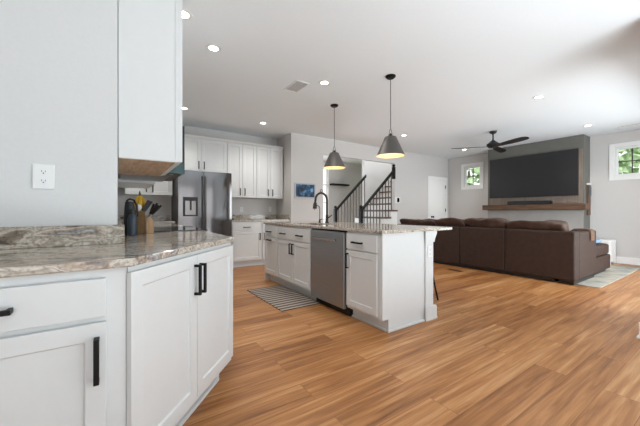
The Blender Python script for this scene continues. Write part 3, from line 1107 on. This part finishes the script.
u.build('box', BAMB, uh, bevel=0.002)
sp = thing('spoon', 'white spoon standing in the woven utensil holder', 'spoon', (0.138, 2.615, zt + 0.008))
MB().tube([(0, 0, 0), (-0.006, 0, 0.165)], 0.005, 8).build('handle', PLASW, sp, smooth=True)
MB().cushion(0.036, 0.012, 0.046, (-0.006, 0, 0.188), p=2.2, n=5).build('bowl', PLASW, sp, smooth=True)
tn = thing('spatula', 'black spatula leaning out of the woven utensil holder', 'spatula', (0.147, 2.635, zt + 0.008))
MB().tube([(-0.006, 0, 0), (0.012, 0, 0.165)], 0.005, 8).build('handle', BLACKP, tn, smooth=True)
MB().prism_y([(0.0, 0.168), (0.030, 0.155), (0.080, 0.232), (0.044, 0.246)], -0.005, 0.005).build('blade', BLACKP, tn, bevel=0.002)
kb = thing('knife_block', 'pale wooden knife block at the edge of the range', 'knife block', (0.202, 2.62, zt), R(0))
MB().prism_y([(-0.024, 0.0), (0.025, 0.0), (0.025, 0.085), (0.008, 0.122), (-0.024, 0.108)], -0.034, 0.034).build('block', BLOCKW, kb, bevel=0.002)
d_ = Vector((0.46, 0, 0.89)).normalized()
kn_lab = ['nearest black-handled knife in the pale wooden block', 'second black-handled knife in the block, behind the nearest one',
          'third black-handled knife in the block, before the farthest one', 'farthest black-handled knife in the pale wooden block']
for i in range(4):
    p0 = Vector((0.202 - 0.004, 2.62 - 0.026 + i * 0.0175, zt + 0.119))
    k_ = thing('knife', kn_lab[i], 'knife', p0, 0, 'knives in the block')
    dd_ = Vector((0.30 + 0.16 * (3 - i), 0, 0.9)).normalized()
    L1, L2 = 0.03, 0.125 - 0.012 * (i % 2)
    MB().tube([dd_ * 0.004, dd_ * L1], 0.006, 8).build('bolster', CHROME, k_, smooth=True)
    MB().tube([dd_ * L1, dd_ * (L1 + 0.04), dd_ * L2], [0.0065, 0.0085, 0.008], 8).build('handle', BLACKP, k_, smooth=True)
bsd = thing('banana_stand', 'thin black hook stand holding the bananas behind the utensil holder', 'stand', (0.142, 2.708, zt))
MB().lathe([(0.026, 0), (0.026, 0.006), (0.0, 0.007)]).build('base', BLACK, bsd, smooth=True)
MB().tube([(0, 0.012, 0.006), (0, 0.012, 0.30), (0, 0.008, 0.318), (0, -0.008, 0.322), (0, -0.02, 0.312)], 0.0035, 8).build('hook', BLACK, bsd, smooth=True)
bb = thing('banana_bunch', 'yellow bunch of bananas hanging above the utensil holder', 'bananas', (0.142, 2.683, zt + 0.303))
for i, (dx, dy) in enumerate(((-0.024, -0.008), (0.0, -0.022), (0.024, -0.008))):
    pts = []
    rs = []
    for q in range(8):
        u = q / 7
        pts.append((dx * math.sin(PI * u * 0.8) * 1.3, dy * math.sin(PI * u * 0.75) * 1.1, -0.012 - 0.135 * u))
        rs.append([0.005, 0.011, 0.0145, 0.016, 0.016, 0.0145, 0.011, 0.005][q])
    MB().tube(pts, rs, 10).build('banana', YEL, bb, smooth=True)
MB().tube([(0, 0, 0.006), (0, 0, -0.02)], 0.008, 8).build('stem', STEM, bb, smooth=True)

# ------------------------------------------------------------------ stairs
sr = thing('staircase', 'white staircase with brown treads rising to the right behind the island', 'staircase', (4.68, 5.45, 0))
rise, run = 0.187, 0.25
for i in range(14):
    x0 = i * run
    z1 = (i + 1) * rise
    y0 = 0.0 if i < 6 else 0.235
    y1 = 1.165
    MB().box(x0 + 0.02, x0 + run + 0.02, y0 + 0.02, y1, 0 if i < 6 else z1 - 0.5, z1 - 0.042).build('riser', TRIM, sr)
    MB().box(x0 - 0.012, x0 + run + 0.018, y0 - 0.005 if i < 6 else y0, y1, z1 - 0.0415, z1).build('tread', OAKTR, sr, bevel=0.005)


def railing(label, y, flip, group):
    t = thing('stair_railing', label, 'railing', (4.95, y, 0), 0, group)
    zb = 2 * rise
    n = MB()
    n.box(-0.04, 0.04, -0.04, 0.04, zb + 0.001, 1.13)
    nw = n.build('newel_post', RAIL, t, bevel=0.006)
    MB().lathe([(0.055, 0.0), (0.055, 0.02), (0.03, 0.03), (0.045, 0.06), (0.045, 0.08), (0.02, 0.105), (0.0, 0.11)], (0, 0, 1.1305)).build('finial', RAIL, nw, smooth=True)
    sl_ = rise / run
    x1 = 1.125
    za = 1.10
    zb2 = 2.10
    h_ = MB()
    h_.prism_y([(0.041, za), (x1, zb2 - 0.01), (x1, zb2 + 0.075), (0.041, za + 0.075)], -0.032, 0.032)
    h_.build('handrail', RAIL, t, bevel=0.01)
    if not flip:
        tp = MB().box(1.128, 1.20, -0.035, 0.035, 1.95, 2.24).build('newel_post', RAIL, t, bevel=0.006)
        MB().lathe([(0.05, 0.0), (0.05, 0.02), (0.028, 0.03), (0.042, 0.06), (0.042, 0.08), (0.02, 0.10), (0.0, 0.105)], (1.164, 0, 2.2405)).build('finial', RAIL, tp, smooth=True)
    for i in range(10):
        x = 0.10 + i * 0.108
        step = int((x + 0.27 + 0.012) // run)
        z0_ = (step + 1) * rise + 0.001
        zt_ = za + (zb2 - 0.01 - za) * (x - 0.041) / (x1 - 0.041) - 0.002
        MB().box(x - 0.009, x + 0.009, -0.009, 0.009, z0_, zt_).build('baluster', BALU, t)
    return t


railing('near stair railing with dark handrail and thin dark balusters', 5.515, False, 'stair railings')
railing('far stair railing, left of the near one and partly behind the faucet', 6.555, True, 'stair railings')

sf = MB().box(0, 0.72, -0.16, -0.001, 0.0, 0.055).build('floating_shelf', RAIL, bevel=0.004)
sf.location = (5.80, 8.0, 1.945)
tag(sf, 'dark floating shelf on the foyer wall seen through the stair opening', 'shelf')

# wall things on the stair wall
pf = thing('wall_screen', 'small white-framed wall screen showing a blue picture left of the faucet', 'screen', (3.365, 5.559, 1.53))
q = MB()
q.box(-0.26, 0.26, -0.028, -0.001, 0.135, 0.160)
q.box(-0.26, 0.26, -0.028, -0.001, -0.160, -0.135)
q.box(-0.26, -0.235, -0.028, -0.001, -0.135, 0.135)
q.box(0.235, 0.26, -0.028, -0.001, -0.135, 0.135)
q.build('frame', mat('pale_frame', srgb(176, 182, 188), 0.4), pf, bevel=0.002)
MB().box(-0.2345, 0.2345, -0.020, -0.001, -0.1345, 0.1345).build('screen', SCREEN, pf)
th = thing('wall_control', 'small white wall control with a dark display between stairs and door', 'control panel', (6.31, 5.559, 1.39))
MB().box(-0.10, 0.10, -0.014, -0.001, -0.085, 0.085).build('plate', PLASW, th, bevel=0.003)
MB().box(-0.03, 0.055, -0.020, -0.0145, -0.055, 0.06).build('display', GLASSB, th, bevel=0.002)

# ------------------------------------------------------------------ living room
bp_ = MB().box(8.255, 8.2695, 2.15, 4.085, 1.255, 2.435).build('backing_panel', TANW)
tag(bp_, 'tan wooden backing panel around the television', 'panel')
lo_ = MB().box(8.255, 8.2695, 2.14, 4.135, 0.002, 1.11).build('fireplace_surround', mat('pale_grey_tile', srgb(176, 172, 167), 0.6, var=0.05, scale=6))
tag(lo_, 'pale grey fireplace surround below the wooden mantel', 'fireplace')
tv = thing('television', 'large black flat television above the mantel', 'television', (8.25, 3.14, 1.43))
MB().box(-0.045, -0.0045, -0.925, 0.925, 0.0, 1.01).build('casing', BLACKP, tv, bevel=0.004)
MB().box(-0.0475, -0.0455, -0.915, 0.915, 0.014, 1.0).build('screen', TVS, tv)
mn = MB().box(-0.21, -0.001, -1.07, 1.055, 0.0, 0.125).build('mantel', MANTW, bevel=0.006)
mn.location = (8.27, 3.125, 1.12)
tag(mn, 'rustic dark wooden mantel beam below the television', 'mantel')
sbx = thing('soundbar', 'long black soundbar lying on the mantel', 'soundbar', (8.14, 3.12, 1.2465))
MB().box(-0.04, 0.05, -0.46, 0.46, 0.0, 0.085).build('body', BLACKP, sbx, bevel=0.012)
MB().box(-0.043, -0.0405, -0.44, 0.44, 0.015, 0.07).build('grille', CHAR, sbx)
si = thing('wall_hanging', 'narrow brown wooden panel hung on the right side of the fireplace', 'wall decor', (8.50, 2.133, 1.0))
MB().box(-0.06, 0.10, -0.03, -0.001, 0.0, 0.66).build('board', MANTW, si, bevel=0.003)
MB().box(-0.05, 0.09, -0.045, -0.0305, 0.42, 0.62).build('inset', TEAL, si, bevel=0.003)
MB().box(-0.06, 0.10, -0.05, -0.001, 0.661, 0.70).build('ledge', PLASW, si)

# fireplace insert is hidden by the sofa; sectional sofa with its back to the island
SX, SY0, SY1 = 5.48, 1.515, 4.86
so = thing('sectional_sofa', 'large dark brown leather sectional sofa with its back to the island', 'sofa', (SX, SY0, 0.0112))
segs = [(0.0, 0.95), (0.953, 1.76), (1.763, 2.56), (2.563, SY1 - SY0)]
for a_, b__ in segs:
    MB().box(0.0, 0.20, a_ + 0.0, b__, 0.045, 0.775).build('back_section', BROWN, so, bevel=0.025, seg=3)
MB().box(0.03, 0.98, 0.25, SY1 - SY0 - 0.02, 0.0, 0.044).build('plinth', BLACKP, so)
MB().box(0.201, 1.0, 0.225, SY1 - SY0, 0.045, 0.28).build('seat_base', BROWN, so, bevel=0.02)
MB().box(0.201, 1.02, 0.0, 0.22, 0.045, 0.765).build('arm', BROWN, so, bevel=0.03, seg=3)
MB().box(1.025, 1.92, 0.02, 0.94, 0.045, 0.30).build('chaise_base', BROWN, so, bevel=0.02)
MB().cushion(0.90, 0.93, 0.20, (1.475, 0.48, 0.40), p=8).build('chaise_cushion', BROWN, so, smooth=True)
MB().box(0.03, 0.98, 0.02, 0.20, 0.0, 0.044).build('foot', BLACKP, so)
MB().box(1.10, 1.80, 0.06, 0.90, 0.0, 0.044).build('foot', BLACKP, so)
for a_, b__ in ((0.24, 0.95), (0.96, 1.75), (1.76, 2.55), (2.56, 3.33)):
    MB().cushion(0.75, b__ - a_, 0.20, (0.60, (a_ + b__) / 2, 0.375), p=7).build('seat_cushion', BROWNC, so, smooth=True)
bcs = [(0.15, 0.97, 0.905, 4), (0.975, 1.70, 0.935, 3), (1.705, 2.36, 0.915, 2), (2.375, 3.33, 0.885, 1)]
clab = []
for (a_, b__, top, sd) in bcs:
    hh = top - 0.47
    MB().cushion(0.25, b__ - a_, hh, (0.27, (a_ + b__) / 2, 0.47 + hh / 2 + 0.005), p=9.0, n=18, wob=0.042, seed=sd, shear=-0.55).build('back_cushion', BROWNC, so, smooth=True)

blk = MB().cushion(0.42, 0.34, 0.07, (0, 0, 0), p=3.5, n=10, wob=0.02, seed=5).build('folded_blanket', BLANK, smooth=True)
blk.location = (6.95, 1.76, 0.558)
tag(blk, 'pale blue blanket folded on the sofa chaise', 'blanket')
pw = MB().cushion(0.36, 0.30, 0.13, (0, 0, 0), p=2.6, n=10, wob=0.01, seed=8).build('throw_pillow', WHITEF, smooth=True)
pw.location = (5.98, 1.90, 0.64)
pw.rotation_euler = (R(35), R(15), 0.3)
tag(pw, 'white throw pillow against the right sofa arm', 'pillow')
th_ = MB()
# brown throw draped over the arm: follows the arm section in (y, z)
sec = [(-0.022, 0.62), (-0.022, 0.72), (-0.014, 0.785), (0.02, 0.803), (0.11, 0.805), (0.20, 0.802), (0.232, 0.77), (0.238, 0.68)]
inn = [(-0.004, 0.62), (-0.004, 0.735), (0.012, 0.766), (0.03, 0.783), (0.11, 0.783), (0.195, 0.783), (0.226, 0.765), (0.228, 0.68)]
th_.prism_x(sec + inn[::-1], 0.0, 0.17)
tho = th_.build('throw_strap', MANTW, bevel=0.004)
tho.location = (6.14, SY0, 0)
tag(tho, 'dark brown throw strip draped over the right sofa arm', 'throw')
rg_ = MB().box(-1.30, 1.30, -1.45, 1.45, 0, 0.010).build('area_rug', RUG, bevel=0.003)
rg_.location = (6.90, 2.72, 0.0005)
tag(rg_, 'faded beige and grey area rug under the sofa', 'rug')

wb = thing('side_table', 'white side table against the back wall behind the chaise', 'table', (8.40, 1.90, 0))
MB().box(-0.20, 0.20, -0.20, 0.20, 0.46, 0.49).build('table_top', TRIM, wb, bevel=0.004)
for sx, sy in ((-1, -1), (1, -1), (1, 1), (-1, 1)):
    MB().box(sx * 0.175 - 0.022, sx * 0.175 + 0.022, sy * 0.175 - 0.022, sy * 0.175 + 0.022, 0.0, 0.4595).build('leg', TRIM, wb, bevel=0.003)
MB().box(-0.15, 0.15, -0.185, -0.165, 0.05, 0.4595).build('apron', TRIM, wb)
MB().box(-0.185, -0.165, -0.15, 0.15, 0.05, 0.4595).build('apron', TRIM, wb)

fv = thing('floor_register', 'small dark floor register in the planks behind the sofa', 'vent', (5.13, 3.16, 0.0005))
g = MB()
g.box(-0.05, 0.05, -0.13, 0.13, 0.0, 0.003)
g.build('plate', BLACK, fv)
for k_ in range(6):
    MB().box(-0.04, 0.04, -0.115 + k_ * 0.04, -0.095 + k_ * 0.04, 0.0032, 0.005).build('slat', MANTW, fv)

# ------------------------------------------------------------------ ceiling things
def downlight(label, x, y, on=True, energy=42):
    t = thing('downlight', label, 'ceiling light', (x, y, H), 0, 'recessed ceiling downlights')
    MB().lathe([(0.048, -0.006), (0.078, -0.004), (0.080, -0.0006), (0.048, -0.0006)], close=False).build('trim_ring', PLASW, t, smooth=True)
    MB().lathe([(0.0, -0.0035), (0.047, -0.0035), (0.047, -0.0008), (0.0, -0.0008)]).build('lens', LEDM, t)
    l = bpy.data.lights.new('downlight_lamp', 'SPOT')
    l.energy = energy
    l.spot_size = R(130)
    l.spot_blend = 0.7
    l.shadow_soft_size = 0.06
    l.color = (1.0, 0.975, 0.93)
    o = bpy.data.objects.new('downlight_lamp', l)
    COL.objects.link(o)
    o.parent = t
    o.location = (0, 0, -0.012)


downlight('ceiling downlight nearest the camera, above the corner cabinet', 0.807, 3.12)
downlight('ceiling downlight above the far wall cabinets', 2.259, 5.243)
downlight('ceiling downlight between the two pendant lamps and the vent', 2.205, 3.154)
downlight('ceiling downlight right of the nearer pendant lamp, towards the stairs', 5.16, 4.362)
downlight('ceiling downlight nearest the viewer in the living room, right of the fan', 5.059, 1.809)
downlight('ceiling downlight by the right end of the fireplace', 7.519, 1.879)
downlight('ceiling downlight left of the fan, before the small back window', 7.692, 4.46)
downlight('ceiling downlight half hidden behind the tall left wall cabinet, near the top of the photo', 0.455, 2.726)
downlight('ceiling downlight showing just past the black microwave edge', 0.88, 5.20)


def vent(label, x, y, rz, lx, ly, n):
    t = thing('ceiling_vent', label, 'vent', (x, y, H), rz)
    f = MB()
    f.box(-lx / 2, lx / 2, -ly / 2, -ly / 2 + 0.02, -0.008, -0.0006)
    f.box(-lx / 2, lx / 2, ly / 2 - 0.02, ly / 2, -0.008, -0.0006)
    f.box(-lx / 2, -lx / 2 + 0.02, -ly / 2 + 0.02, ly / 2 - 0.02, -0.008, -0.0006)
    f.box(lx / 2 - 0.02, lx / 2, -ly / 2 + 0.02, ly / 2 - 0.02, -0.008, -0.0006)
    f.build('frame', PLASW, t)
    MB().box(-lx / 2 + 0.021, lx / 2 - 0.021, -ly / 2 + 0.021, ly / 2 - 0.021, -0.0022, -0.0008).build('backing', mat('vent_dark', srgb(200, 198, 197), 0.7), t)
    for k_ in range(n):
        y_ = -ly / 2 + 0.03 + (ly - 0.06) * (k_ + 0.5) / n
        MB().prism_x([(y_ - 0.006, -0.0075), (y_ - 0.003, -0.0075), (y_ + 0.006, -0.0028), (y_ + 0.003, -0.0028)], -lx / 2 + 0.021, lx / 2 - 0.021).build('slat', PLASW, t)


vent('white ceiling vent left of the farther pendant lamp', 1.968, 3.463, 0, 0.20, 0.36, 9)
vent('white ceiling vent near the right edge above the back window', 8.15, 1.42, 0, 0.12, 0.40, 5)


def pendant(label, x, y):
    t = thing('pendant_lamp', label, 'pendant lamp', (x, y, H), 0, 'pendant lamps over the island')
    zb, ztp = 1.76 - H, 1.99 - H
    MB().lathe([(0.0, -0.028), (0.045, -0.028), (0.062, -0.012), (0.062, -0.0006), (0.0, -0.0006)]).build('canopy', BLACK, t, smooth=True)
    MB().tube([(0, 0, -0.028), (0, 0, ztp + 0.10)], 0.0045, 8).build('cord', SHADE, t, smooth=True)
    MB().lathe([(0.172, zb), (0.070, ztp), (0.062, ztp + 0.006), (0.0, ztp + 0.006)], seg=40, close=False).build('lamp_shade', SHADE, t, smooth=True)
    MB().lathe([(0.1705, zb + 0.0005), (0.0685, ztp - 0.002), (0.0, ztp - 0.001)], seg=40, close=False).build('shade_lining', SHADEIN, t, smooth=True)
    MB().lathe([(0.0, ztp + 0.0065), (0.020, ztp + 0.0065), (0.018, ztp + 0.03), (0.010, ztp + 0.045), (0.0, ztp + 0.046)]).build('socket_cap', BRONZE, t, smooth=True)
    w_ = MB()
    for s_ in (-1, 1):
        w_.tube([(0.0, 0.0, ztp + 0.105), (s_ * 0.012, 0, ztp + 0.09), (s_ * 0.034, 0, ztp + 0.01)], 0.0035, 6)
    w_.build('hanger', BRONZE, t, smooth=True)
    MB().ball((0, 0, zb + 0.12), 0.035).build('bulb', BULB, t, smooth=True)
    l = bpy.data.lights.new('pendant_lamp_light', 'POINT')
    l.energy = 1.2
    l.color = (1.0, 0.82, 0.55)
    l.shadow_soft_size = 0.03
    o = bpy.data.objects.new('pendant_lamp_light', l)
    COL.objects.link(o)
    o.parent = t
    o.location = (0, 0, zb + 0.065)


pendant('grey cone pendant lamp farther from the camera, above the faucet', 2.80, 3.737)
pendant('grey cone pendant lamp nearer the camera, above the near end of the island', 2.77, 2.549)

# ceiling fan
fn = thing('ceiling_fan', 'dark bronze three-blade ceiling fan in front of the television', 'ceiling fan', (6.435, 3.117, H))
MB().lathe([(0.0, -0.055), (0.035, -0.055), (0.065, -0.03), (0.072, -0.0006), (0.0, -0.0006)]).build('canopy', FRNT, fn, smooth=True)
MB().tube([(0, 0, -0.055), (0, 0, -0.20)], 0.014, 10).build('downrod', FRNT, fn, smooth=True)
MB().lathe([(0.0, -0.335), (0.085, -0.335), (0.118, -0.30), (0.118, -0.262), (0.07, -0.225), (0.03, -0.19), (0.0, -0.188)]).build('motor_housing', FRNT, fn, smooth=True)
for da in (-76, 44, 164):
    # angles measured in the camera's ground frame (right = 0)
    wa = R(da) - R(34.1)
    bl_ = MB()
    bm = bl_.bm
    prof = [(0.10, 0.035), (0.20, 0.055), (0.40, 0.072), (0.60, 0.076), (0.72, 0.066), (0.78, 0.045), (0.80, 0.012)]
    top = []
    for (r_, hw) in prof:
        top.append((r_, hw))
    pl = [(r_, hw) for r_, hw in prof] + [(r_, -hw) for r_, hw in prof[::-1]]
    tilt = R(-14)
    lo = [bm.verts.new((x, y * math.cos(tilt), -0.315 + y * math.sin(tilt) - 0.004)) for x, y in pl]
    hi = [bm.verts.new((x, y * math.cos(tilt), -0.315 + y * math.sin(tilt) + 0.004)) for x, y in pl]
    bm.faces.new(lo[::-1])
    bm.faces.new(hi)
    for i in range(len(pl)):
        j = (i + 1) % len(pl)
        bm.faces.new((lo[i], lo[j], hi[j], hi[i]))
    o = bl_.build('blade', FRNT, fn)
    o.rotation_euler = (0, 0, wa)

# ------------------------------------------------------------------ outdoors
struct(MB().box(9.0, 30, -12, 18, -0.6, -0.5), 'ground', GRASS)


def tree(label, x, y, h, r, seed):
    rnd = random.Random(seed)
    t = thing('tree', label, 'tree', (x, y, -0.5))
    MB().tube([(0, 0, 0), (0.05, 0.03, h * 0.45), (0, 0, h * 0.8)], [0.14, 0.11, 0.05], 8).build('trunk', BARK, t, smooth=True)
    c = MB()
    for k_ in range(230):
        d = Vector((rnd.gauss(0, 1), rnd.gauss(0, 1), rnd.gauss(0, 1))).normalized() * r * rnd.uniform(0.35, 1.0)
        p = Vector((d.x, d.y, h * 0.72 + d.z * 1.1))
        a_ = Vector((rnd.uniform(-1, 1), rnd.uniform(-1, 1), rnd.uniform(-1, 1))).normalized()
        b_v = a_.cross(Vector((rnd.uniform(-1, 1), rnd.uniform(-1, 1), rnd.uniform(-1, 1)))).normalized()
        s_ = rnd.uniform(0.12, 0.26)
        v = [c.bm.verts.new(p + a_ * s_), c.bm.verts.new(p + b_v * s_ * 0.6), c.bm.verts.new(p - a_ * s_), c.bm.verts.new(p - b_v * s_ * 0.6)]
        c.bm.faces.new(v)
    c.build('foliage', LEAF, t)


tree('green tree outside the small window beside the television', 14.0, 7.9, 4.4, 1.3, 3)
tree('green tree outside the small window at the right edge', 13.5, 2.7, 4.4, 1.15, 5)
tree('green tree just inside the right window frame, beyond the glass', 16.2, 0.0, 4.6, 1.2, 9)
